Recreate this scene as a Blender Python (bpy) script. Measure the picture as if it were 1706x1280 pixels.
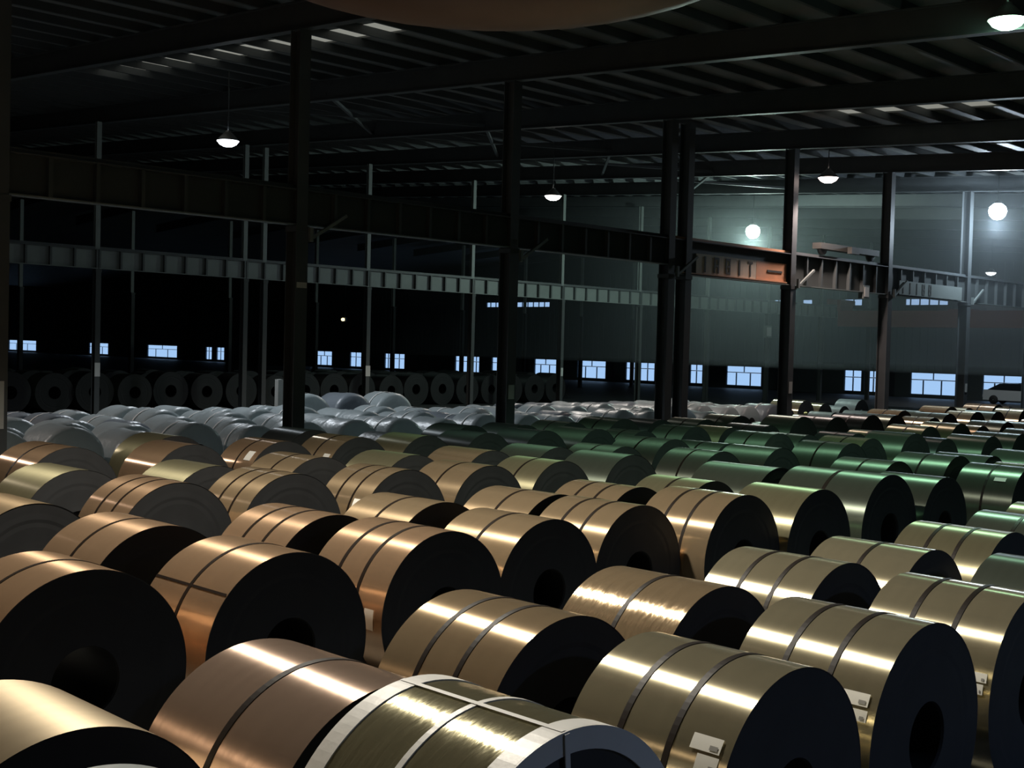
import bpy, math, random
from mathutils import Vector, Matrix
random.seed(7)
SC = bpy.context.scene
COL = SC.collection
for o in list(bpy.data.objects): bpy.data.objects.remove(o)
PI = math.pi; R = math.radians

# ------------------------------------------------------------------ camera
# world: X runs along the coil rows and crane runways, Y across the bays, metres
F_PX, PHI, PIT, ROL, CAM_H = 2057.7, 0.78156, -0.030934, 0.026310, 3.716
fw = Vector((math.cos(PHI)*math.cos(PIT), math.sin(PHI)*math.cos(PIT), math.sin(PIT)))
rt = Vector((math.sin(PHI), -math.cos(PHI), 0)); up = rt.cross(fw)
r2 = rt*math.cos(ROL)+up*math.sin(ROL); u2 = -rt*math.sin(ROL)+up*math.cos(ROL)
cd = bpy.data.cameras.new('camera'); cam = bpy.data.objects.new('camera', cd); COL.objects.link(cam)
cam.matrix_world = Matrix(((r2.x, u2.x, -fw.x, 0), (r2.y, u2.y, -fw.y, 0), (r2.z, u2.z, -fw.z, CAM_H), (0, 0, 0, 1)))
cd.sensor_width = 36; cd.sensor_fit = 'HORIZONTAL'; cd.lens = 36*F_PX/1706; cd.clip_start = .05; cd.clip_end = 600
SC.camera = cam

# ------------------------------------------------------------------ world: even blue dusk sky
w = bpy.data.worlds.new('dusk'); SC.world = w; w.use_nodes = True
bg = w.node_tree.nodes['Background']; bg.inputs[0].default_value = (.44, .64, .94, 1); bg.inputs[1].default_value = .92
SC.view_settings.view_transform = 'Standard'; SC.view_settings.look = 'None'
SC.view_settings.gamma = 1; SC.view_settings.use_curve_mapping = False; SC.view_settings.exposure = 0.45

# lamps (x, y, z, colour, watts, kind, label)
LAMPS = [
 (8.0, 12.0, 10.6, (1.0, .92, .78), 4600, 'bay', 'high bay lamp over the middle of the near bay, outside the view', 128),
 (-9.0, 12.0, 10.6, (1.0, .74, .50), 4300, 'bay', 'amber high bay lamp over the left end of the near bay', 128),
 (25.3, 11.0, 10.7, (.55, 1.0, .70), 1700, 'bay', 'green glowing high bay lamp at the top right corner', 128),
 (42.06, 25.0, 10.45, (1.0, .78, .70), 1300, 'bay', 'pinkish high bay lamp beside the fourth near column', 128),
 (6.0, 36.5, 10.5, (1.0, .86, .78), 1900, 'bay', 'high bay lamp over the second bay, outside the left edge', 140),
 (23.3, 37.2, 10.5, (.86, .93, 1.0), 2300, 'bay', 'white high bay lamp hanging alone at the upper left', 134),
 (40.8, 38.2, 10.5, (1.0, .92, .84), 1700, 'bay', 'warm high bay lamp right of the second near column', 140),
 (57.9, 39.0, 10.5, (.74, 1.0, .90), 1500, 'flood', 'dazzling greenish floodlight above the lettered crane beam', 0),
 (55.2, 24.1, 10.5, (.70, .86, 1.0), 900, 'flood', 'dazzling bluish floodlight at the far right', 0),
 (15.0, -12.0, 10.2, (.45, .62, 1.0), 2300, 'bay', 'unseen bluish fill lamp added behind the camera', 150),  # unseen lamp added as blue fill on the coil end faces
 (92.0, 40.5, 10.2, (.9, .95, 1.0), 500, 'bay', 'small distant high bay lamp at the far right below the floodlight', 140),
]

# ------------------------------------------------------------------ helpers
def mat(name, col, rough=.5, metal=0., emit=None, es=1., noise=0., nscale=5., bump=0., bscale=30., stretch=(1, 1, 1), ani=0., spec=.5, dirt=None):
    m = bpy.data.materials.new(name); m.use_nodes = True; nt = m.node_tree; b = nt.nodes['Principled BSDF']
    b.inputs['Base Color'].default_value = (*col, 1); b.inputs['Roughness'].default_value = rough; b.inputs['Metallic'].default_value = metal
    b.inputs['Specular IOR Level'].default_value = spec
    if emit: b.inputs['Emission Color'].default_value = (*emit, 1); b.inputs['Emission Strength'].default_value = es
    tc = nt.nodes.new('ShaderNodeTexCoord'); mp = nt.nodes.new('ShaderNodeMapping'); mp.inputs['Scale'].default_value = stretch
    nt.links.new(tc.outputs['Object'], mp.inputs['Vector'])
    if noise:
        n = nt.nodes.new('ShaderNodeTexNoise'); n.inputs['Scale'].default_value = nscale; n.inputs['Detail'].default_value = 4
        nt.links.new(mp.outputs[0], n.inputs['Vector'])
        rmp = nt.nodes.new('ShaderNodeMapRange'); rmp.inputs[3].default_value = 1-noise; rmp.inputs[4].default_value = 1+noise
        nt.links.new(n.outputs['Fac'], rmp.inputs[0])
        mx = nt.nodes.new('ShaderNodeMix'); mx.data_type = 'RGBA'; mx.blend_type = 'MULTIPLY'; mx.inputs[0].default_value = 1
        mx.inputs[6].default_value = (*col, 1); nt.links.new(rmp.outputs[0], mx.inputs[7]); nt.links.new(mx.outputs[2], b.inputs['Base Color'])
    if bump:
        n2 = nt.nodes.new('ShaderNodeTexNoise'); n2.inputs['Scale'].default_value = bscale; n2.inputs['Detail'].default_value = 3
        nt.links.new(mp.outputs[0], n2.inputs['Vector'])
        bp = nt.nodes.new('ShaderNodeBump'); bp.inputs['Strength'].default_value = bump; bp.inputs['Distance'].default_value = .02
        nt.links.new(n2.outputs['Fac'], bp.inputs['Height']); nt.links.new(bp.outputs[0], b.inputs['Normal'])
    if ani:
        t = nt.nodes.new('ShaderNodeTangent'); t.direction_type = 'RADIAL'; t.axis = 'Y'
        nt.links.new(t.outputs[0], b.inputs['Tangent']); b.inputs['Anisotropic'].default_value = ani; b.inputs['Anisotropic Rotation'].default_value = .25
    return m

class MB:
    def __init__(s): s.v = []; s.f = []; s.sm = []
    def face(s, idx, sm=False): s.f.append(idx); s.sm.append(sm)
    def box(s, x0, x1, y0, y1, z0, z1):
        b = len(s.v)
        s.v += [(x0, y0, z0), (x1, y0, z0), (x1, y1, z0), (x0, y1, z0), (x0, y0, z1), (x1, y0, z1), (x1, y1, z1), (x0, y1, z1)]
        for q in ((0, 3, 2, 1), (4, 5, 6, 7), (0, 1, 5, 4), (1, 2, 6, 5), (2, 3, 7, 6), (3, 0, 4, 7)): s.face(tuple(b+i for i in q))
        return s
    def ring_surface(s, rings, closed=True, sm=True, flip=False):
        b = len(s.v); n = len(rings[0])
        for r in rings: s.v += r
        for i in range(len(rings)-1):
            for j in range(n if closed else n-1):
                k = (j+1) % n; q = (b+i*n+j, b+i*n+k, b+(i+1)*n+k, b+(i+1)*n+j)
                s.face(q[::-1] if flip else q, sm)
        return s
    def lathe(s, prof, n=24, c=(0, 0, 0), axis='Z', sm=True, cap=False):
        rings = []
        for (r, h) in prof:
            ring = []
            for j in range(n):
                a = 2*PI*j/n
                if axis == 'Z': ring.append((c[0]+r*math.cos(a), c[1]+r*math.sin(a), c[2]+h))
                elif axis == 'Y': ring.append((c[0]+r*math.sin(a), c[1]+h, c[2]+r*math.cos(a)))
                else: ring.append((c[0]+h, c[1]+r*math.cos(a), c[2]+r*math.sin(a)))
            rings.append(ring)
        b = len(s.v); s.ring_surface(rings, True, sm)
        if cap:
            s.face(tuple(b+n-1-j for j in range(n))); s.face(tuple(b+(len(prof)-1)*n+j for j in range(n)))
        return s
    def bar(s, p, q, wd, ht=None, roll=0):
        ht = ht or wd; p = Vector(p); q = Vector(q); d = (q-p).normalized()
        a = d.cross(Vector((0, 0, 1)));
        if a.length < 1e-3: a = Vector((1, 0, 0))
        a.normalize(); c = a.cross(d); b = len(s.v)
        for e in (p, q):
            for sa, sc_ in ((-1, -1), (1, -1), (1, 1), (-1, 1)): s.v.append(tuple(e+a*sa*wd/2+c*sc_*ht/2))
        for t in ((0, 1, 2, 3), (7, 6, 5, 4), (0, 4, 5, 1), (1, 5, 6, 2), (2, 6, 7, 3), (3, 7, 4, 0)): s.face(tuple(b+i for i in t))
        return s
    def mesh(s, name, m):
        me = bpy.data.meshes.new(name); me.from_pydata(s.v, [], s.f); me.polygons.foreach_set('use_smooth', s.sm)
        for x in (m if isinstance(m, (list, tuple)) else [m]): me.materials.append(x)
        me.update(); return me
    def build(s, name, m, parent=None, loc=(0, 0, 0)): return link(name, s.mesh(name, m), parent, loc)

def link(name, me, parent=None, loc=(0, 0, 0), mt=None):
    o = bpy.data.objects.new(name, me); COL.objects.link(o); o.location = loc
    if parent: o.parent = parent
    return o
def tag(o, label=None, cat=None, group=None, kind=None):
    if label: o['label'] = label
    if cat: o['category'] = cat
    if group: o['group'] = group
    if kind: o['kind'] = kind
    return o
def thing(name, label, cat, loc=(0, 0, 0), group=None):
    o = bpy.data.objects.new(name, None); o.empty_display_size = .1; COL.objects.link(o); o.location = loc
    return tag(o, label, cat, group)
ORD = ['first', 'second', 'third', 'fourth', 'fifth', 'sixth', 'seventh', 'eighth', 'ninth', 'tenth', 'eleventh', 'twelfth', 'thirteenth', 'fourteenth', 'fifteenth', 'sixteenth', 'seventeenth', 'eighteenth', 'nineteenth', 'twentieth']
ORD += ['twenty-'+x for x in ORD[:9]] + ['thirtieth'] + ['thirty-'+x for x in ORD[:9]]

# ------------------------------------------------------------------ materials
M = {}
M['floor'] = mat('concrete', (.085, .09, .09), .55, noise=.35, nscale=.6, bump=.15, bscale=8)
M['wall'] = mat('wall_sheet', (.075, .09, .095), .6, noise=.2, nscale=.4)
M['roof'] = mat('roof_sheet', (.19, .195, .185), .55, noise=.2, nscale=.5)
M['steel'] = mat('column_paint', (.075, .083, .087), .5, noise=.25, nscale=1.5)
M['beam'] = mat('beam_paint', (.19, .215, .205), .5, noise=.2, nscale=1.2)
M['farsteel_shaded'] = mat('far_column_shaded', (.05, .055, .055), .6)  # column colour darkened to paint in the shade on the lower far shafts
M['beamnear_shaded'] = mat('near_beam_shaded', (.05, .057, .057), .5, noise=.2, nscale=1.2)  # runway colour darkened to stand for its unlit side
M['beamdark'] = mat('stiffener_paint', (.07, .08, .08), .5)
M['orange'] = mat('orange_paint', (.62, .33, .20), .5, noise=.15, nscale=2)
M['cream'] = mat('cream_panel', (.62, .55, .45), .6, noise=.12, nscale=3)
M['letter'] = mat('dark_lettering', (.05, .05, .045), .6)
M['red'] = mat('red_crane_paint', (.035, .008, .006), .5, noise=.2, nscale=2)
M['redbeam'] = mat('red_brown_paint', (.22, .07, .05), .5, noise=.2, nscale=2)
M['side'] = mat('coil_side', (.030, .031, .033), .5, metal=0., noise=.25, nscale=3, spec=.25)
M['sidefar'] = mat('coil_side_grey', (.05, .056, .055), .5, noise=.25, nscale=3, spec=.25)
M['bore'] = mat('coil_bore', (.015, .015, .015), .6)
M['strap'] = mat('strap_steel', (.012, .008, .006), .5, spec=.2)
M['paper'] = mat('paper', (.8, .8, .76), .8)
M['print'] = mat('grey_print', (.28, .28, .27), .8)
M['edge'] = mat('white_edge_band', (.62, .62, .60), .45, noise=.08, nscale=4, bump=.15, bscale=10)
M['hood'] = mat('lamp_hood', (.25, .25, .25), .4, metal=.6)
M['rubber'] = mat('rubber', (.02, .02, .02), .7)
M['vanpaint'] = mat('white_van_paint', (.55, .57, .58), .35)
M['darkglass'] = mat('dark_glass', (.02, .025, .03), .1)
M['frame'] = mat('window_frame', (.07, .10, .14), .5)
M['plate'] = mat('plate_white', (.55, .55, .52), .6)
M['film'] = mat('white_film', (.46, .50, .50), .30, noise=.22, nscale=2.2, bump=.9, bscale=5, spec=.7)
M['filmgrey'] = mat('grey_film', (.26, .30, .30), .32, noise=.3, nscale=2.2, bump=.9, bscale=5, spec=.7)
def filmmat(name, col):
    m = mat(name, col, .38, noise=.22, nscale=2.2, bump=.8, bscale=6, spec=.7); nt = m.node_tree; b = nt.nodes['Principled BSDF']; o = nt.nodes['Material Output']
    t = nt.nodes.new('ShaderNodeBsdfTranslucent'); t.inputs[0].default_value = (*[min(1, c*1.5) for c in col], 1); mx = nt.nodes.new('ShaderNodeMixShader'); mx.inputs[0].default_value = .4
    nt.links.new(b.outputs[0], mx.inputs[1]); nt.links.new(t.outputs[0], mx.inputs[2]); nt.links.new(mx.outputs[0], o.inputs[0]); return m
M['film'] = filmmat('white_film', (.40, .45, .46)); M['filmgrey'] = filmmat('grey_film', (.22, .25, .28))
# body metals: rolled sheet, brushed round the coil; regional lamp tint painted into the colours
def metal(name, col, rough=.23, ani=.93, bump=.035, bs=2.5):
    return mat(name, col, rough, .78, noise=.10, nscale=2.2, stretch=(1, 6, 1), bump=bump, bscale=bs, ani=ani)
M['copper'] = metal('copper_lit_sheet', (.64, .43, .27))
M['bronze'] = metal('bronze_lit_sheet', (.60, .45, .28))
M['champagne'] = metal('champagne_lit_sheet', (.54, .485, .33))
M['olive'] = metal('olive_film_sheet', (.38, .35, .22), .38)
M['crinkled'] = metal('crinkled_bronze_lit_sheet', (.60, .45, .28), bump=.6, bs=2.6)
M['crinkledolive'] = metal('crinkled_olive_film', (.38, .35, .22), .25, bump=.4, bs=3.2)
M['rose'] = metal('rose_copper_sheet', (.60, .44, .34), .25, bump=.12, bs=2.0)
M['matte'] = metal('matte_beige_sheet', (.38, .31, .21), .45, .5)
M['green'] = metal('green_lit_grey_sheet', (.17, .20, .16), .4)  # green lamp tint and dimness put into the base colour
M['dark'] = metal('dark_sheet', (.10, .11, .11), .4)
def glassmat():
    m = bpy.data.materials.new('window_glass'); m.use_nodes = True; nt = m.node_tree; nt.nodes.clear()
    o = nt.nodes.new('ShaderNodeOutputMaterial'); mx = nt.nodes.new('ShaderNodeMixShader'); t = nt.nodes.new('ShaderNodeBsdfTransparent'); g = nt.nodes.new('ShaderNodeBsdfGlossy')
    t.inputs[0].default_value = (.86, .9, .93, 1); g.inputs['Roughness'].default_value = .1; mx.inputs[0].default_value = .06
    nt.links.new(t.outputs[0], mx.inputs[1]); nt.links.new(g.outputs[0], mx.inputs[2]); nt.links.new(mx.outputs[0], o.inputs[0]); return m
M['glass'] = glassmat()
def skymat():
    m = bpy.data.materials.new('fibreglass_rooflight'); m.use_nodes = True; nt = m.node_tree; nt.nodes.clear()
    o = nt.nodes.new('ShaderNodeOutputMaterial'); mx = nt.nodes.new('ShaderNodeMixShader'); t = nt.nodes.new('ShaderNodeBsdfTranslucent'); g = nt.nodes.new('ShaderNodeBsdfDiffuse')
    t.inputs[0].default_value = (.72, .50, .30, 1); g.inputs[0].default_value = (.5, .48, .4, 1); mx.inputs[0].default_value = .4
    nt.links.new(t.outputs[0], mx.inputs[1]); nt.links.new(g.outputs[0], mx.inputs[2]); nt.links.new(mx.outputs[0], o.inputs[0]); return m
M['skylight'] = skymat()
def emis(name, col, s):
    m = bpy.data.materials.new(name); m.use_nodes = True; nt = m.node_tree; nt.nodes.clear()
    o = nt.nodes.new('ShaderNodeOutputMaterial'); e = nt.nodes.new('ShaderNodeEmission'); e.inputs[0].default_value = (*col, 1); e.inputs[1].default_value = s
    nt.links.new(e.outputs[0], o.inputs[0]); return m

# ------------------------------------------------------------------ shell
X0, X1, Y0, Y1 = -20.0, 105.0, -26.0, 252.0
MS = .06
def roof_z(y):   # deck underside: sawtooth of shallow gables
    y = max(min(y, Y1), Y0); p = 50.1; t = (y-25.9) % (2*p)
    return 12.45 + MS*(t if t < p else 2*p-t) if y > 25.9 else 12.45+MS*(y-25.9)
tag(MB().box(X0, X1, Y0, Y1, -.2, 0).build('floor', M['floor']), kind='structure')
# windows in the end wall  (ya, yb)
WIN = [(234.6, 247.2), (205.4, 212.6), (181.8, 191.5), (171.2, 173.0), (167.6, 169.8), (139.9, 143.6), (133.3, 135.8), (126.9, 128.3), (124.2, 126.5), (112.2, 114.4),
       (110.0, 111.2), (104.6, 107.8), (97.1, 100.6), (89.6, 93.8), (85.4, 86.7), (82.7, 84.7), (76.4, 78.0), (69.2, 73.4), (58.2, 60.0), (56.1, 57.9), (49.0, 53.3), (42.9, 46.6), (32.5, 36.5), (24, 28)]
CLER = [(98.4, 109.0), (69.1, 74.6), (66.6, 68.0), (63.7, 64.8), (58.4, 60.3), (50.0, 54.1)]
WZ, CZ = (.28, 2.28), (8.32, 8.95)
def end_wall():
    mb = MB(); TH = .25
    def band(z0, z1, holes):
        ys = Y0
        for a, b in sorted(holes):
            mb.box(X1, X1+TH, ys, a, z0, z1); ys = b
        mb.box(X1, X1+TH, ys, Y1, z0, z1)
    band(0, WZ[0], []); band(*WZ, WIN); band(WZ[1], CZ[0], []); band(*CZ, CLER); band(CZ[1], 17, [])
    # vertical sheet ribs
    y = Y0+.5
    while y < 130:
        mb.box(X1-.04, X1, y, y+.12, WZ[1]+.1, CZ[0]-.1); mb.box(X1-.04, X1, y, y+.12, CZ[1]+.1, 12); y += .75
    return tag(mb.build('wall_end', M['wall']), kind='structure')
end_wall()
tag(MB().box(X0-.25, X0, Y0, Y1, 0, 17).build('wall_near_end', M['wall']), kind='structure')
tag(MB().box(X0-.25, X1+.25, Y0-.25, Y0, 0, 17).build('wall_right', M['wall']), kind='structure')
tag(MB().box(X0-.25, X1+.25, Y1, Y1+.25, 0, 17).build('wall_left', M['wall']), kind='structure')
wn = 0
def window(ya, yb, z0, z1, cler=False):
    global wn; wn += 1
    x = X1+.06; fr = MB(); t = .05
    fr.box(x, x+.12, ya, ya+t, z0, z1).box(x, x+.12, yb-t, yb, z0, z1).box(x, x+.12, ya+t, yb-t, z0, z0+t).box(x, x+.12, ya+t, yb-t, z1-t, z1)
    r = tag(fr.build('window_%d' % wn, M['frame']), kind='structure')
    if cler:
        y = ya+.9
        while y < yb-.3: MB().box(x+.01, x+.1, y-.05, y+.05, z0+t, z1-t).build('mullion', M['frame'], r); y += .9
        MB().box(x+.05, x+.06, ya+t, yb-t, z0+t, z1-t).build('pane', M['glass'], r)
    else:
        zt = z0+(z1-z0)*.67; ym = (ya+yb)/2 if yb-ya < 3 else ya+(yb-ya)*.32
        MB().box(x+.01, x+.11, ya+t, yb-t, zt-.04, zt+.04).build('transom', M['frame'], r)
        MB().box(x+.01, x+.10, ym-.05, ym+.05, z0+t, zt-.05).build('mullion', M['frame'], r)
        if yb-ya > 3: MB().box(x+.01, x+.10, ya+(yb-ya)*.72-.05, ya+(yb-ya)*.72+.05, z0+t, zt-.05).build('mullion', M['frame'], r)
        yc = (ya+yb)/2
        MB().box(x+.01, x+.10, yc-.04, yc+.04, zt+.05, z1-t).build('mullion', M['frame'], r)
        for a, b, c, d in ((ya+t, ym-.05, z0+t, zt-.05), (ym+.05, yb-t, z0+t, zt-.05), (ya+t, yb-t, zt+.05, z1-t)):
            MB().box(x+.05, x+.06, a, b, c, d).build('pane', M['glass'], r)
for a, b in WIN: window(a, b, *WZ)
for a, b in CLER: window(a, b, *CZ, True)

# roof deck with openings for the rooflight panels; rafters, purlins, rooflights are parts of the ceiling
FX = [18.28+7.56*k for k in range(-5, 12)]          # frame positions
SKY = []                                              # (x0, x1, purlin bay index range)
PUR = [-3.4+1.55*i for i in range(-14, 52)]                # purlin lines in Y
def skyrow(xc, wd, y0, y1):
    for i in range(len(PUR)-1):
        if PUR[i] >= y0-.8 and PUR[i+1] <= y1+.8: SKY.append((xc-wd/2, xc+wd/2, PUR[i], PUR[i+1]))
skyrow(22.1, 1.15, 26.5, 43.5); skyrow(39.2, 1.2, 16.5, 23.5); skyrow(51.7, 1.3, 20.0, 27.6)
skyrow(52.6, 1.1, 30, 46); skyrow(60.5, 1.1, 26, 46); skyrow(45.0, 1.0, 27, 34)
def ceiling():
    mb = MB(); T = .06
    xs = sorted(set([X0, X1]+[round(a, 3) for s in SKY for a in s[:2]]))
    ys = sorted(set(PUR+[Y0, 76.0, 126.1, 176.2, 226.3, Y1]))
    ys = [y for y in ys if Y0 <= y <= Y1]
    def quad(xa, xb, ya, yb):
        b = len(mb.v); za, zb = roof_z(ya), roof_z(yb)
        mb.v += [(xa, ya, za), (xb, ya, za), (xb, yb, zb), (xa, yb, zb), (xa, ya, za+T), (xb, ya, za+T), (xb, yb, zb+T), (xa, yb, zb+T)]
        for q in ((0, 3, 2, 1), (4, 5, 6, 7), (0, 1, 5, 4), (1, 2, 6, 5), (2, 3, 7, 6), (3, 0, 4, 7)): mb.face(tuple(b+i for i in q))
    for i in range(len(ys)-1):
        ya, yb = ys[i], ys[i+1]; cuts = [(s[0], s[1]) for s in SKY if abs(s[2]-ya) < .01 or (s[2] < ya+.01 and s[3] > yb-.01)]
        x = X0
        for a, b in sorted(cuts): quad(x, a, ya, yb); x = b
        quad(x, X1, ya, yb)
    c = tag(mb.build('ceiling', M['roof']), kind='structure')
    # purlins: channel section, long in X
    pm = MB(); pm.box(X0, X1, -.03, .03, -.22, 0).box(X0, X1, -.03, .07, -.24, -.22)
    me = pm.mesh('purlin', M['steel'])
    for y in PUR: link('purlin', me, c, (0, y, roof_z(y)-.005))
    for x in FX:
        for (a, b) in ((Y0, 25.9), (25.9, 51.0), (51.0, 76.0), (76.0, 101.0)):
            za, zb = roof_z(a)-.25, roof_z(b)-.25; D = .72
            rb = MB()
            for (wd, lo, hi) in ((.02, -D+.02, 0), (.26, -D, -D+.03), (.26, -.03, 0)):
                bb = len(rb.v)
                for (yy, zz) in ((a, za), (b, zb)):
                    rb.v += [(-wd/2, yy, zz+lo), (wd/2, yy, zz+lo), (wd/2, yy, zz+hi), (-wd/2, yy, zz+hi)]
                for q in ((3, 2, 1, 0), (4, 5, 6, 7), (0, 1, 5, 4), (1, 2, 6, 5), (2, 3, 7, 6), (3, 0, 4, 7)): rb.face(tuple(bb+i for i in q))
            rb.build('rafter', M['steel'], c, (x, 0, 0))
    for (a, b, y0, y1) in SKY:
        s = MB(); bb = len(s.v)
        s.v += [(a, y0, roof_z(y0)+.05), (b, y0, roof_z(y0)+.05), (b, y1, roof_z(y1)+.05), (a, y1, roof_z(y1)+.05)]; s.face((0, 1, 2, 3))
        s.build('rooflight_panel', M['skylight'], c)
    return c
ceil = ceiling()
def brace(xa, xb, ya, yb):
    for (p, q) in (((xa, ya), (xb, yb)), ((xa, yb), (xb, ya))):
        MB().bar((p[0], p[1], roof_z(p[1])-.75), (q[0], q[1], roof_z(q[1])-.75), .11, .11).build('roof_brace', M['steel'], ceil)
brace(40.96, 48.52, 35, 42); brace(48.52, 56.08, 35, 42); brace(33.4, 40.96, 35, 42); brace(25.84, 33.4, 35, 42)

# dusty haze hanging in the right half of the hall
hm = bpy.data.materials.new('dust_haze'); hm.use_nodes = True; nt = hm.node_tree; nt.nodes.clear()
ho = nt.nodes.new('ShaderNodeOutputMaterial'); vs = nt.nodes.new('ShaderNodeVolumeScatter'); vs.inputs['Color'].default_value = (.85, .95, 1, 1); vs.inputs['Density'].default_value = .007; vs.inputs['Anisotropy'].default_value = .45
nt.links.new(vs.outputs[0], ho.inputs['Volume'])
tag(MB().box(48.0, 104.5, 10, 62, 3.0, 11.4).build('dust_haze', hm), 'thin dusty haze hanging in the right half of the hall', 'haze', None, 'stuff')

# ------------------------------------------------------------------ columns and crane runways
LINE1, LINE2, LINE3 = 25.9, 51.0, 76.0
def hcol(mb, x, y, wd, dp, z0, z1, t=.025):
    mb.box(x-wd/2, x+wd/2, y-dp/2, y-dp/2+t, z0, z1); mb.box(x-wd/2, x+wd/2, y+dp/2-t, y+dp/2, z0, z1)
    mb.box(x-t/2, x+t/2, y-dp/2+t, y+dp/2-t, z0, z1)
def column(x, y, wd, dp, ztop, label, group, lowmat, upd=None, plate=None, zs=6.58):
    r = thing('steel_column', label, 'column', (x, y, 0), group)
    lo = MB(); hcol(lo, 0, 0, wd, dp, .03, zs-.13); lo.box(-wd/2-.02, wd/2+.02, -dp/2-.02, dp/2+.02, zs-.13, zs); lo.build('lower_shaft', M['farsteel_shaded'] if lowmat else M['steel'], r)
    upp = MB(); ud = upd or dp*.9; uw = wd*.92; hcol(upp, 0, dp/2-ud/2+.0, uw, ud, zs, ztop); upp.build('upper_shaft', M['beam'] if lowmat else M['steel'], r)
    MB().box(-wd/2-.1, wd/2+.1, -dp/2-.1, dp/2+.1, 0, .03).build('base_plate', M['steel'], r)
    if plate:
        MB().box(-plate[1]/2, plate[1]/2, -dp/2-.02, -dp/2-.002, plate[0]-plate[2]/2, plate[0]+plate[2]/2).build('number_plate', M['plate'], r)
    return r
kn = -1
ords1 = {-1: 'at the very left edge of the view', 0: 'leftmost dark one reaching the roof', 1: 'second dark one from the left, a pale notice on it', 2: 'left one of the close pair right of the middle', 3: 'first one right of the close pair, a pale notice on it', 4: 'second one right of the close pair', 5: 'third one right of the close pair', 6: 'last one at the right edge'}
for k in range(-1, 8):
    x = 18.28+7.56*k; pl = {1: (2.35, .24, .42), 3: (2.4, .24, .45), 0: (5.1, .3, .14), 5: (2.3, .2, .4), -1: (2.2, .2, 1.0)}.get(k)
    column(x, LINE1, .36, .44, roof_z(LINE1)-.97, 'thick steel column of the near row, '+ords1.get(k, 'beyond the right edge'), 'near row of crane columns', False, .42, pl, 6.28 if k > 1 else 6.58)
column(18.28+7.56*2+.95, LINE1, .34, .42, roof_z(LINE1)-.97, 'thick steel column of the near row, right one of the close pair', 'near row of crane columns', False, .42, None, 6.28)
far_lbl = {-1: 'leftmost, with a pale plate', 0: 'left one of the pale pair at the left', 1: 'first one right of the pale pair', 2: 'second one right of the pale pair', 3: 'third one right of the pale pair', 4: 'fourth one right of the pale pair', 5: 'fifth one right of the pale pair', 6: 'sixth one right of the pale pair', 7: 'seventh one right of the pale pair', 8: 'last one before the end wall'}
for k in range(-1, 9):
    x = 33.0+7.5*k; pl = {1: (2.2, .3, .55), -1: (2.2, .25, .6), 3: (2.2, .2, .5)}.get(k)
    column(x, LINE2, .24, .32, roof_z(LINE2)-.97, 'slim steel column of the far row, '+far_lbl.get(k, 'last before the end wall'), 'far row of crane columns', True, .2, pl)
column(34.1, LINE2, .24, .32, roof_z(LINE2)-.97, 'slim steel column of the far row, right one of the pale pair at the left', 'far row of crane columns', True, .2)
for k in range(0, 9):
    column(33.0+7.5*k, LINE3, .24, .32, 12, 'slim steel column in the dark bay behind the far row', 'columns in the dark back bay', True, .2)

stiff_me = {}
def runway(xa, xb, y, ztop, hgt, label, group, web='beam', st=1.0, letters=None, railmat='steel'):
    L = xb-xa; r = thing('runway_beam', label, 'crane beam', (xa, y, ztop-hgt), group)
    MB().box(0.01, L-.01, -.012, .012, .03, hgt-.03).build('web', M[web], r)
    MB().box(0.01, L-.01, -.19, .19, hgt-.03, hgt).build('top_flange', M[railmat] if web == 'orange' else M['steel'], r)
    MB().box(0.01, L-.01, -.16, .16, 0, .03).build('bottom_flange', M['beam'], r)
    MB().box(0.01, L-.01, -.035, .035, hgt, hgt+.11).build('crane_rail', M[railmat], r)
    if st:
        key = (hgt,)
        if key not in stiff_me: stiff_me[key] = MB().box(-.045, .045, -.15, -.012, .03, hgt-.03).mesh('stiffener', M['beamdark'])
        n = int(L/st)
        for i in range(n+1): link('stiffener', stiff_me[key], r, (min(max(.06, i*L/n), L-.06), 0, 0))
    return r
for k in range(-2, 8):
    xa, xb = 18.28+7.56*k, 18.28+7.56*(k+1)
    if k == 2: continue
    runway(xa, xb, LINE1, 7.5, 1.2 if k > 2 else .9, 'stiffened crane beam on the near columns, '+{-2: 'nearest span outside the left edge', -1: 'span left of the leftmost dark column', 0: 'span right of the leftmost dark column', 1: 'span left of the close column pair', 3: 'dark lettered span right of the orange one', 4: 'span above the right columns', 5: 'span at the right edge'}.get(k, 'distant span out of view'), 'near crane runway', 'beamdark' if k == 3 else 'beamnear_shaded', 1.0)
# orange lettered span
ob = runway(33.4, 40.96, LINE1, 7.5, 1.2, 'orange painted crane beam with dark lettering on cream panels', 'near crane runway', 'beamdark', 0, railmat='orange')
def letters(parent, text, x, z, h, adv, y):
    m = MB(); t = h*.14
    for ch in text:
        wv = h*.52; S = []
        def b(x0, x1, z0, z1): S.append((x0, x1, z0, z1))
        if ch == 'I': b(wv*.38, wv*.62+t*.3, 0, h)
        if ch == 'T': b(wv*.38, wv*.62, 0, h*.8); b(0, wv, h-t, h)
        if ch == 'B': b(0, t, 0, h); b(wv-t, wv, t, h/2-t/2); b(wv-t, wv, h/2+t/2, h-t); [b(t, wv, q, q+t) for q in (0, h/2-t/2, h-t)]
        if ch == 'A': b(0, t, 0, h); b(wv-t, wv, 0, h); b(t, wv-t, h-t, h); b(t, wv-t, h*.4, h*.4+t)
        if ch == 'U': b(0, t*1.5, 0, h); b(wv-t*1.5, wv, 0, h); b(t, wv-t, 0, t)
        for (x0, x1, z0, z1) in S: m.box(x+x0, x+x1, y-.012, y, z+z0, z+z1)
        x += adv
    m.build('lettering', M['letter'], parent)
MB().box(.3, 7.2, -.16, -.014, .06, .10).build('lower_ledge', M['orange'], ob)
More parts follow.
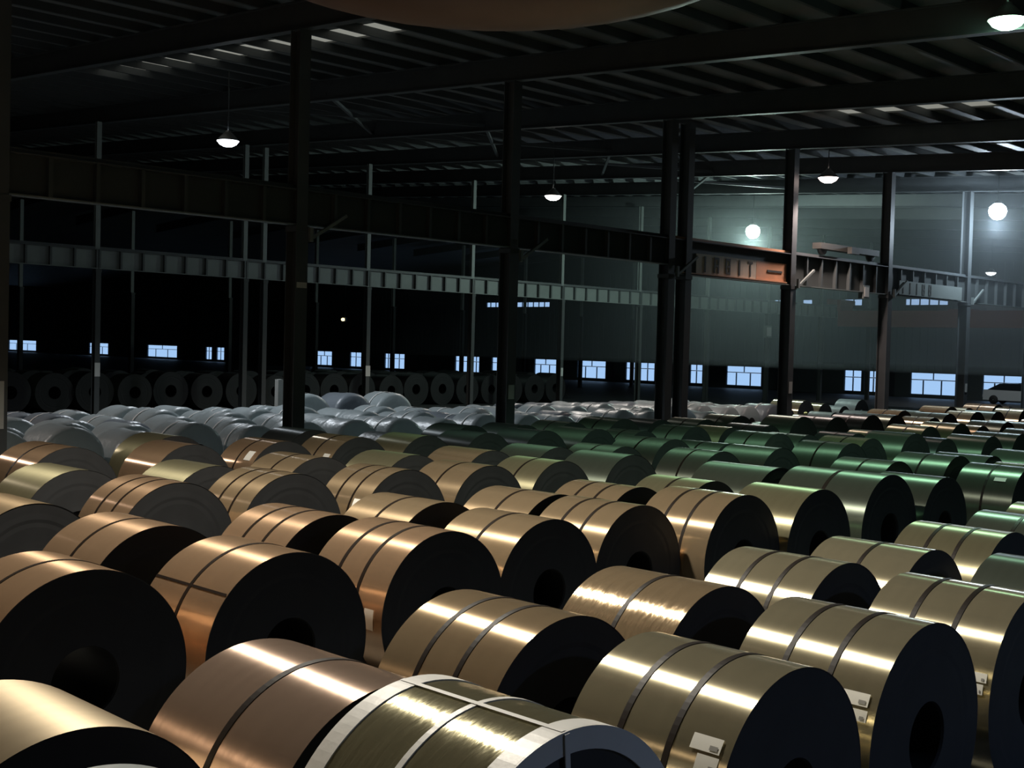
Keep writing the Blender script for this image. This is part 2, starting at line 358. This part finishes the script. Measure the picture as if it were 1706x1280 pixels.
MB().box(5.3, 7.3, -.04, -.014, .10, .80).build('orange_panel', M['orange'], ob)
MB().box(1.6, 5.28, -.04, -.014, .10, .80).build('lettering_panel', M['cream'], ob)
letters(ob, 'IABIT', 1.95, .17, .56, .70, -.041)
MB().box(6.0, 7.0, -.06, -.041, .42, .50).build('handrail_bar', M['beamdark'], ob)
for o in [o for o in bpy.data.objects if o.name.startswith('runway_beam') and abs(o.location.x-(18.28+7.56*4)) < .01 and abs(o.location.y-LINE1) < .1]:
    MB().box(.8, 6.8, -.21, -.19, .06, .66).build('lettering_panel', M['beam'], o)
    letters(o, 'IIIBB', 1.0, .12, .48, .62, -.215)
for k in range(-2, 10):
    xa = 33.0+7.5*k; xb = min(xa+7.5, X1)
    if xb-xa < 1: continue
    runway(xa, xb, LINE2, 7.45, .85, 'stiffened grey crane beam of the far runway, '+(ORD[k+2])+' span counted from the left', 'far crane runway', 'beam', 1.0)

# knee brackets on the near columns
for k in range(0, 6):
    x = 18.28+7.56*k
    b = tag(MB().bar((x+.25, LINE1-.3, 6.3), (x+1.3, LINE1-.3, 6.95), .08).bar((x+.2, LINE1-.3, 6.2), (x+.2, LINE1-.3, 6.55), .1).build('knee_bracket', M['beam']), 'slanted steel knee bracket under the crane beam at the '+ORD[k]+' near column', 'bracket', 'knee brackets on the near columns')

# crane end carriage standing dark on the near runway
r = thing('crane_end_carriage', 'dark crane end carriage standing on the near runway beside the orange beam', 'crane', (45.2, LINE1, 7.63))
MB().box(-2.3, 2.3, -.2, .2, .22, .46).build('carriage_beam', M['letter'], r)
for dx in (-1.9, 1.9): MB().lathe([(.05, -.08), (.24, -.08), (.24, .08), (.05, .08)], 20, (dx, 0, .24), 'Y').build('wheel', M['steel'], r)
MB().box(-.3, .3, -.4, -.2, .15, .42).build('motor_box', M['letter'], r)
# red bridge crane across the second bay far away
r = thing('bridge_crane', 'red-brown bridge crane spanning the second bay near the end wall', 'crane', (87.9, 38.45, 7.57))
for gx in (-.9, .5): MB().box(gx, gx+.4, -12.0, 12.0, -1.65, -.42).build('girder', M['redbeam'], r)
for sy in (-1, 1):
    MB().box(-2, 2, sy*12.25-.1, sy*12.25+.1, .05, .45).build('end_carriage', M['redbeam'], r)
    MB().box(-.95, .95, sy*11.9-.15, sy*11.9+.15, -.42, .45).build('girder_hanger', M['redbeam'], r)
MB().box(-.45, .45, 1.2, 3.2, -1.3, -.3).build('trolley', M['redbeam'], r)

# own crane: girder over the camera with the red hoist housing under it
r = thing('crane_hoist', 'dark red hoist housing blurring across the top of the view', 'crane hoist', (4.78, 5.02, 5.44))
hb = MB(); prof = []
for q in range(-12, 13): px = 1.78*math.sin(q/12*PI/2); prof.append((.2+.75*math.sqrt(max(0, 1-(px/1.78)**2)), px))
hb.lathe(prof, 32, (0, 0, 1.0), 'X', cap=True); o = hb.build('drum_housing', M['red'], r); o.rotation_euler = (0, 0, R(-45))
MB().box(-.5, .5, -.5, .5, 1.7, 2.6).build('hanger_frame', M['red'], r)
r = thing('crane_girder', 'red box girder of the near bridge crane above the view', 'crane', (4.9, 12.9, 8.15))
MB().box(-.45, .45, -16.5, 12.4, 0, 1.2).build('girder', M['red'], r)

# ------------------------------------------------------------------ lamps
for (x, y, z, col, watts, kind, label, cone) in LAMPS:
    r = thing('high_bay_lamp' if kind == 'bay' else 'floodlight', label, 'lamp', (x, y, z), None)
    zr = roof_z(y)-.22-z
    MB().lathe([(.02, .34), (.02, zr)], 8).build('hanging_rod', M['steel'], r)
    if kind == 'bay':
        MB().lathe([(.08, .36), (.1, .3), (.14, .28), (.36, .06), (.40, .0), (.385, 0), (.34, .06), (.12, .27)], 28).build('hood', M['hood'], r)
        MB().lathe([(.001, -.20), (.16, -.18), (.29, -.11), (.37, .0), (.36, .02), (.001, .03)], 28).build('lens', emis('lamp_lens', col, 9.0), r)
    else:
        MB().lathe([(.001, .34), (.12, .34), (.16, .3), (.16, .22)], 20).build('ballast', M['hood'], r)
        MB().lathe([(.001, -.52), (.2, -.47), (.34, -.32), (.40, -.12), (.35, .08), (.18, .22), (.001, .22)], 28).build('globe', emis('lamp_globe', col, 14.0), r)
    ld = bpy.data.lights.new('lamp_light', 'SPOT' if cone else 'POINT'); ld.energy = watts; ld.color = col; ld.shadow_soft_size = .25
    if cone: ld.spot_size = R(cone); ld.spot_blend = .45
    lo = bpy.data.objects.new('lamp_light', ld); COL.objects.link(lo); lo.parent = r; lo.location = (0, 0, -.45 if kind == 'bay' else -.75)
# small yellow indicator lamp far away
r = thing('indicator_lamp', 'tiny yellow indicator lamp in the dark above the small windows', 'lamp', (90.0, 117.5, 6.3))
MB().box(-.15, .15, -.2, .2, -.2, .25).build('case', M['hood'], r); MB().lathe([(.001, -.2), (.16, -.15), (.2, 0), (.16, .15), (.001, .2)], 12, (-.3, 0, 0), 'X').build('bulb', emis('indicator', (1, .85, .45), 1.5), r)
MB().bar((0, 0, .25), (0, 0, roof_z(117.5)-6.3), .04).build('hanging_rod', M['steel'], r)

# ------------------------------------------------------------------ coils
RR, LL = .87, 1.2
def coil_meshes(n):
    d = {}
    d['wrap'] = lambda m: MB().lathe([(RR, 0), (RR, LL)], n, (0, 0, RR), 'Y').mesh('outer_wrap', m)
    def side(y, s, seed):
        rnd = random.Random(seed); prof = [(RR, y), (RR-.01, y+s*.004)]; rad = RR-.01
        while rad > .32:
            rad -= rnd.uniform(.04, .09); prof.append((max(rad, .28), y+s*rnd.uniform(.002, .0055)))
        prof[-1] = (.28, y); prof += [(.27, y+s*.02)]
        return MB().lathe(prof if s > 0 else prof[::-1], n, (0, 0, RR), 'Y', sm=False)
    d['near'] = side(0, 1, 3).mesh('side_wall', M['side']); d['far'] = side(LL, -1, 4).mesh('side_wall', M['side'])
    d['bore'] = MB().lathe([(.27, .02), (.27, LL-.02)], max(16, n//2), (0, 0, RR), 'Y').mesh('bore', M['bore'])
    def band(y, wd=.045): return MB().lathe([(RR-.001, y-wd/2), (RR+.005, y-wd/2), (RR+.005, y+wd/2), (RR-.001, y+wd/2)], n, (0, 0, RR), 'Y', sm=False).mesh('strap', M['strap'])
    d['s1'] = band(.42); d['s2'] = band(.80); d['sm'] = band(.60)
    return d
CMH = coil_meshes(96); CML = coil_meshes(40)
WR = {}
def wrapmesh(hi, mk):
    if (hi, mk) not in WR: WR[(hi, mk)] = (CMH if hi else CML)['wrap'](M[mk])
    return WR[(hi, mk)]
def coil(x, yn, L, r, mk, ns, label, group, hi=True, parts=True, shade_ends=False):
    cm = CMH if hi else CML
    root = thing('steel_coil', label, 'coil', (x, yn, 0), group); root.scale = (r/RR, L/LL, r/RR)
    link('outer_wrap', wrapmesh(hi, mk), root)
    link('side_wall', cm['near'], root)
    if parts:
        link('side_wall', cm['far'], root); link('bore', cm['bore'], root)
    for s in ({0: [], 1: ['sm'], 2: ['s1', 's2']}[ns]): link('strap', cm[s], root)
    if shade_ends: 
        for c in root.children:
            if c.name.startswith('side_wall'): c.material_slots[0].link = 'OBJECT'; c.material_slots[0].material = M['bore']  # end faces recoloured darker to stand for the dim back bay
    return root
def on_cyl(root_x, r, ya, yb, a0, a1, off=.004, n=4):
    """curved patch on the cylinder; angle in degrees from the top towards -X; coordinates relative to the coil base"""
    m = MB(); rings = []
    for yy in (ya, yb):
        ring = []
        for i in range(n+1):
            a = R(a0+(a1-a0)*i/n); ring.append((-(r+off)*math.sin(a), yy, r+(r+off)*math.cos(a)))
        rings.append(ring)
    m.ring_surface(rings, False, True); return m
ROWN = {'D': 'front row', 'E': 'second row', 'C': 'third row', 'H': 'fourth row', 'G': 'fifth row', 'J': 'sixth row', 'K': 'seventh row', 'L': 'eighth row'}
ROWY = {'D': 4.15, 'E': 5.85, 'C': 9.5, 'H': 11.35, 'G': 14.65, 'J': 16.75, 'K': 20.15, 'L': 22.2}
ROWMAX = {'D': 13.2, 'E': 19.5, 'C': 28, 'H': 32.5, 'G': 40, 'J': 45, 'K': 52, 'L': 54}
# x, near y, length, radius, material, straps
C = {
'D': [(2.61, 4.03, 1.23, .872, 'film', 0), (4.56, 4.03, 1.23, .910, 'crinkledolive', -1), (6.87, 4.18, 1.26, .852, 'champagne', 2), (8.72, 4.19, 1.23, .864, 'champagne', 2), (10.58, 4.16, 1.21, .863, 'champagne', 2), (12.4, 4.08, 1.21, .867, 'green', 1)],
'E': [(2.81, 5.76, 1.13, .880, 'matte', 0), (4.57, 5.45, 1.40, .869, 'rose', 1), (6.69, 5.97, 1.23, .876, 'bronze', 2), (8.53, 5.93, 1.19, .877, 'crinkled', 1), (10.53, 5.92, 1.18, .870, 'champagne', 2), (12.30, 5.92, 1.15, .845, 'champagne', 1), (14.03, 5.81, 1.15, .867, 'olive', 2), (15.83, 5.75, 1.20, .866, 'green', 1)],
'C': [(4.64, 9.36, 1.10, .911, 'copper', 1), (6.60, 9.33, 1.22, .885, 'copper', 1), (8.78, 9.62, 1.30, .867, 'copper', 2), (10.53, 9.74, 1.23, .853, 'bronze', 1), (12.30, 9.84, 1.21, .865, 'bronze', 2), (14.08, 9.47, 1.23, .890, 'bronze', 2), (15.86, 9.36, 1.11, .876, 'olive', 0), (18.34, 9.57, 1.69, .904, 'green', 1), (20.12, 9.49, 1.12, .838, 'green', 0), (23.15, 9.29, 1.13, .853, 'green', 1)],
'H': [(6.53, 11.52, 1.26, .878, 'copper', 1), (8.58, 11.33, 1.26, .864, 'copper', 2), (10.34, 11.42, 1.22, .869, 'bronze', 1), (12.30, 11.27, 1.22, .860, 'bronze', 1), (14.04, 11.27, 1.19, .855, 'bronze', 2), (15.77, 11.20, 1.14, .851, 'olive', 1), (18.5, 11.75, 1.42, .86, 'green', 0), (22.0, 11.35, 1.15, .85, 'green', 1), (24.3, 11.2, 1.2, .855, 'green', 1)],
'G': [(6.32, 14.10, 1.22, .861, 'bronze', 0), (8.58, 14.76, 1.21, .884, 'copper', 2), (10.44, 14.75, 1.18, .892, 'bronze', 2), (12.51, 14.67, 1.17, .871, 'bronze', 2), (14.28, 14.62, 1.20, .861, 'bronze', 1), (16.05, 14.62, 1.14, .857, 'olive', 1), (18.00, 14.63, 1.23, .867, 'green', 0), (20.4, 14.28, 1.10, .862, 'green', 1), (22.43, 14.21, 1.20, .859, 'green', 0), (25.4, 14.25, 1.2, .85, 'green', 1)],
'J': [(6.3, 16.9, 1.2, .87, 'copper', 0), (8.27, 16.97, 1.23, .878, 'olive', 0), (10.36, 16.71, 1.24, .866, 'olive', 0), (12.47, 16.84, 1.22, .881, 'bronze', 1), (14.41, 16.69, 1.20, .863, 'olive', 0), (16.34, 16.69, 1.22, .862, 'bronze', 0), (18.15, 16.65, 1.18, .858, 'green', 0)],
'K': [(9.7, 20.2, 1.5, .89, 'copper', 1), (12.03, 20.20, 1.22, .870, 'copper', 0), (14.1, 20.25, 1.2, .86, 'copper', 1), (15.95, 20.21, 1.23, .87, 'bronze', 1), (17.74, 20.15, 1.14, .860, 'olive', 0), (19.6, 20.15, 1.2, .86, 'dark', 0), (21.45, 20.1, 1.2, .86, 'dark', 0), (23.33, 20.07, 1.26, .850, 'green', 0)],
'L': [(12.9, 22.3, 1.2, .86, 'olive', 0), (16.3, 22.3, 1.2, .87, 'dark', 0), (18.9, 22.3, 1.2, .78, 'filmgrey', 0), (20.98, 22.17, 1.19, .86, 'dark', 0), (22.9, 22.2, 1.2, .84, 'dark', 0)],
}
rnd = random.Random(11)
for k in C:
    x = C[k][-1][0]
    while x < ROWMAX[k]-2:
        x += rnd.uniform(1.86, 2.15)
        if k in 'HC' and x > 30: break
        mk = rnd.choice(['green', 'green', 'dark', 'green', 'olive'])
        if k in 'KL' and x > 41: mk = rnd.choice(['copper', 'bronze', 'copper', 'green', 'champagne'])
        if k in 'GJ' and x > 38: mk = rnd.choice(['copper', 'green', 'dark', 'bronze'])
        C[k].append((x, ROWY[k]+rnd.uniform(-.25, .25), rnd.uniform(1.05, 1.35), rnd.uniform(.78, .89), mk, rnd.choice([0, 1, 1])))
C['L'] = [c for c in C['L'] if not 33 < c[0] < 43]
TONE = {'rose': 'rose copper toned', 'matte': 'matte beige', 'crinkled': 'creased bronze toned', 'crinkledolive': 'olive gold', 'copper': 'copper toned', 'bronze': 'bronze toned', 'champagne': 'champagne toned', 'olive': 'olive gold', 'green': 'green grey', 'dark': 'dark grey', 'film': 'white wrapped', 'filmgrey': 'grey wrapped'}
ST = {0: 'without straps', 1: 'with one strap', 2: 'with two straps', -1: 'with white edge bands'}
HERO = {}
for k, row in C.items():
    for i, (x, y, L, r, mk, ns) in enumerate(row):
        lab = '%s steel coil %s, %s from left in the %s' % (TONE[mk], ST[ns], ORD[i], ROWN[k])
        hi = y < 16 and x < 19
        HERO[(k, i)] = coil(x, y, L, r, mk, max(ns, 0), lab, 'unwrapped steel coils in rows, '+ROWN[k], hi)

# details on individual coils
def patch(k, i, name, mkey, ya, yb, a0, a1, off=.005, parent=None):
    x, yn, L, r, mk, ns = C[k][i]; root = HERO[(k, i)]
    # coordinates are divided by the root scale
    m = on_cyl(x, r, ya-yn, yb-yn, a0, a1, off); sx, sy = r/RR, L/LL
    m.v = [(a/sx, b/sy, c/sx) for a, b, c in m.v]
    return m.build(name, M[mkey], parent or root)
for (k, i, ya, yb, a0, a1) in (('D', 2, 4.25, 4.47, 53, 59.5), ('D', 2, 4.24, 4.40, 60.8, 68), ('D', 3, 4.26, 4.47, 58.7, 65), ('D', 3, 4.25, 4.40, 66.6, 72), ('D', 4, 4.20, 4.32, 69.5, 74.5), ('D', 4, 4.22, 4.30, 75.5, 81), ('C', 9, 9.5, 9.72, 40, 46), ('K', 2, 20.4, 20.62, 40, 55), ('K', 3, 20.3, 20.5, 52, 60), ('G', 3, 14.85, 15.0, 60, 72), ('H', 1, 11.5, 11.65, 55, 64), ('C', 2, 9.75, 9.9, 82, 96)):
    p = patch(k, i, 'paper_label', 'paper', ya, yb, a0, a1, .008)
    if k == 'D': patch(k, i, 'printed_block', 'print', ya+.02, ya+(yb-ya)*.36, a0+(a1-a0)*.55, a0+(a1-a0)*.85, .011, p)
patch('C', 1, 'axial_strap', 'strap', 9.34, 10.55, 49, 50.6)
# wrapped coil: white edge bands, centre band, lengthwise strips, end face ring with a tie
k, i = 'D', 1; x, yn, L, r, mk, ns = C[k][i]; root = HERO[(k, i)]; sx, sy = r/RR, L/LL
def ringband(name, ya, yb, off, m='edge'):
    b = MB().lathe([(r-.002, ya-yn), (r+off, ya-yn), (r+off, yb-yn), (r-.002, yb-yn)], 96, (0, 0, r), 'Y', sm=False); b.v = [(a/sx, c/sy, d/sx) for a, c, d in b.v]
    return b.build(name, M[m], root)
ringband('edge_band', 4.028, 4.16, .008); ringband('edge_band', 5.13, 5.262, .008); ringband('white_strap', 4.635, 4.675, .007)
for a in (4.5, -58, 68, 130): patch(k, i, 'lengthwise_strap', 'edge', 4.03, 5.26, a-1.1, a+1.1, .011)
b = MB().lathe([(r+.008, 0), (r+.008, -.012), (r-.11, -.012), (r-.11, .004)][::-1], 96, (0, 0, r), 'Y', sm=False); b.v = [(a/sx, c/sy, d/sx) for a, c, d in b.v]; b.build('face_edge_ring', M['edge'], root)
for a in (4.5, -58, 68, 130):
    b = MB(); p0 = (-(r)*math.sin(R(a)), -.02, r+r*math.cos(R(a))); p1 = (-.3*math.sin(R(a)), -.02, r+.3*math.cos(R(a))); b.bar(p0, p1, .006, .035)
    b.v = [(aa/sx, c/sy, d/sx) for aa, c, d in b.v]; b.build('face_strap', M['edge'], root)

# ------------------------------------------------------------------ film wrapped coils behind the near columns
def lumpy(n, seed):
    rnd = random.Random(seed); ph = [(rnd.uniform(0, 6), rnd.uniform(2, 7), rnd.uniform(0, 6)) for _ in range(6)]; ys = [0, .02, .08, .2, .4, .6, .8, 1.0, 1.12, 1.18, 1.2]; rs = [.30, .76, .86, .87, .86, .85, .86, .87, .86, .74, .30]
    rings = []
    for yy, rr in zip(ys, rs):
        ring = []
        for j in range(n):
            a = 2*PI*j/n; d = sum(.008*math.sin(f*a+p+yy*(3+q)) for p, f, q in ph)+rnd.uniform(-.008, .008)
            q = rr*(1+d); ring.append((q*math.sin(a), yy, RR+max(-RR, q*math.cos(a))))
        rings.append(ring)
    return MB().ring_surface(rings, True, True)
LUMP = [lumpy(36, s).mesh('film_wrap', M['film']) for s in (1, 2, 3)] + [lumpy(36, 9).mesh('film_wrap', M['filmgrey'])]
tie = MB().lathe([(RR+.012, .55), (RR+.02, .55), (RR+.02, .60), (RR+.012, .60)], 28, (0, 0, RR), 'Y').mesh('tie_band', M['edge'])
boreplug = MB().lathe([(.001, .015), (.24, .0), (.30, .005)], 20, (0, 0, RR), 'Y').mesh('bore_cover', M['bore'])
rnd = random.Random(5)
WROWS = [(27.2, 8.0, 39.0), (28.9, 9.0, 46.0), (30.7, 10.0, 45.5), (32.5, 12.0, 44.0), (34.2, 13.5, 24.0), (35.6, 25.9, 31.0)]
for ri, (y, xa, xb) in enumerate(WROWS):
    x = xa; i = 0
    while x < xb:
        r = rnd.uniform(.70, .80); L = rnd.uniform(1.15, 1.5)
        if ri == 5: r = .92
        root = thing('wrapped_coil', 'film wrapped coil, %s from left in the %s wrapped row' % (ORD[i], ORD[ri]), 'coil', (x, y+rnd.uniform(-.1, .1), 0), 'film wrapped coils behind the near columns')
        root.scale = (r/RR, L/LL, r/RR)
        link('film_wrap', LUMP[3] if rnd.random() < .12 else rnd.choice(LUMP[:3]), root); link('bore_cover', boreplug, root)
        if rnd.random() < .5: link('tie_band', tie, root)
        x += 2*r+rnd.uniform(.1, .2); i += 1
# narrow strip coils, right of the close column pair
SM = {}
rnd = random.Random(8)
for ri, (y, xa, xb) in enumerate([(27.0, 41.6, 56.0), (28.9, 48.6, 60.0), (31.2, 48.0, 58.0), (33.5, 47.0, 55.0)]):
    x = xa; i = 0
    while x < xb:
        r = rnd.uniform(.42, .56) if ri < 2 else rnd.uniform(.5, .8)
        mk = rnd.choice(['film', 'film', 'film', 'champagne']) if ri > 0 else rnd.choice(['green', 'film', 'film'])
        coil(x, y, rnd.uniform(1.1, 1.7), r, mk, 0, 'small strip coil, %s from left in the %s narrow row' % (ORD[i], ORD[ri]), 'small strip coils beyond the near columns', False, False)
        x += 2*r+rnd.uniform(.15, .7); i += 1
# dark coils standing in the back bay
rnd = random.Random(21)
for ri, (y, xa, xb) in enumerate([(56.0, 22.0, 62.0), (58.5, 24.0, 64.0), (61.5, 26.0, 62.0)]):
    x = xa; i = 0
    while x < xb:
        r = rnd.uniform(.9, .98)
        mk = 'dark' if x > 32 else rnd.choice(['green', 'dark', 'green'])
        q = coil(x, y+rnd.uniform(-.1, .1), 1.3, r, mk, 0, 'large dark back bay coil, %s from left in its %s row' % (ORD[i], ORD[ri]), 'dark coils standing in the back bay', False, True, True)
        x += 2*r+rnd.uniform(.05, .25); i += 1

# ------------------------------------------------------------------ van, post and boxes
r = thing('car', 'white car with dark windows parked before the window at the far right', 'car', (100.2, 41.6, 0))
def extr(P, hw, name, m):
    vb = MB(); n = len(P)
    for sx_ in (-hw, hw): vb.v += [(sx_, a, b) for a, b in P]
    for j in range(n): vb.face((j, (j+1) % n, n+(j+1) % n, n+j))
    vb.face(tuple(range(n))[::-1]); vb.face(tuple(range(n, 2*n))); return vb.build(name, m, r)
extr([(-2.4, .32), (-2.4, 1.0), (-2.2, 1.12), (2.35, 1.15), (2.4, 1.0), (2.4, .32)], .9, 'body', M['vanpaint'])
extr([(-1.9, 1.151), (-1.2, 1.62), (-.4, 1.72), (1.1, 1.68), (2.1, 1.151)], .78, 'cabin_glass', M['darkglass'])
extr([(-1.15, 1.64), (-.4, 1.74), (1.05, 1.70), (1.1, 1.73), (-.4, 1.78), (-1.2, 1.68)][::-1], .74, 'roof_panel', M['darkglass'])
MB().box(-.905, -.8, 2.401, 2.43, .55, .75).box(.8, .905, 2.401, 2.43, .55, .75).build('headlamps', M['plate'], r)
for sx_ in (-.86, .86):
    for yy in (-1.5, 1.5): MB().lathe([(.05, -.12), (.34, -.12), (.36, -.08), (.36, .08), (.34, .12), (.05, .12)], 20, (sx_, yy, .36), 'X').build('wheel', M['rubber'], r)
tag(MB().box(-.1, .1, -.1, .1, 0, 2.35).box(-.16, .16, -.16, .16, 0, .05).build('marker_post', M['plate'], None, (24.5, 35.6, 0)), 'pale square marker post behind the wrapped coils left of the tall column', 'post')
for (x, y, z, l, lab) in ((46.6, LINE1-.05, 6.05, .5, 'grey electric box under the lettered beam'), (77.5, LINE2-.35, 4.8, .8, 'grey junction box hanging under the far crane beam')):
    r = thing('electric_box', lab, 'electric box', (x, y, z))
    MB().box(-l/2, l/2, -.12, .12, 0, l*1.1).build('case', M['beam'], r); MB().box(-l*.35, l*.35, -.14, -.12, l*.15, l*.95).build('door', M['plate'], r)
    MB().bar((0, 0, l*1.1), (0, 0, 6.6-z), .05).build('hanger', M['steel'], r)
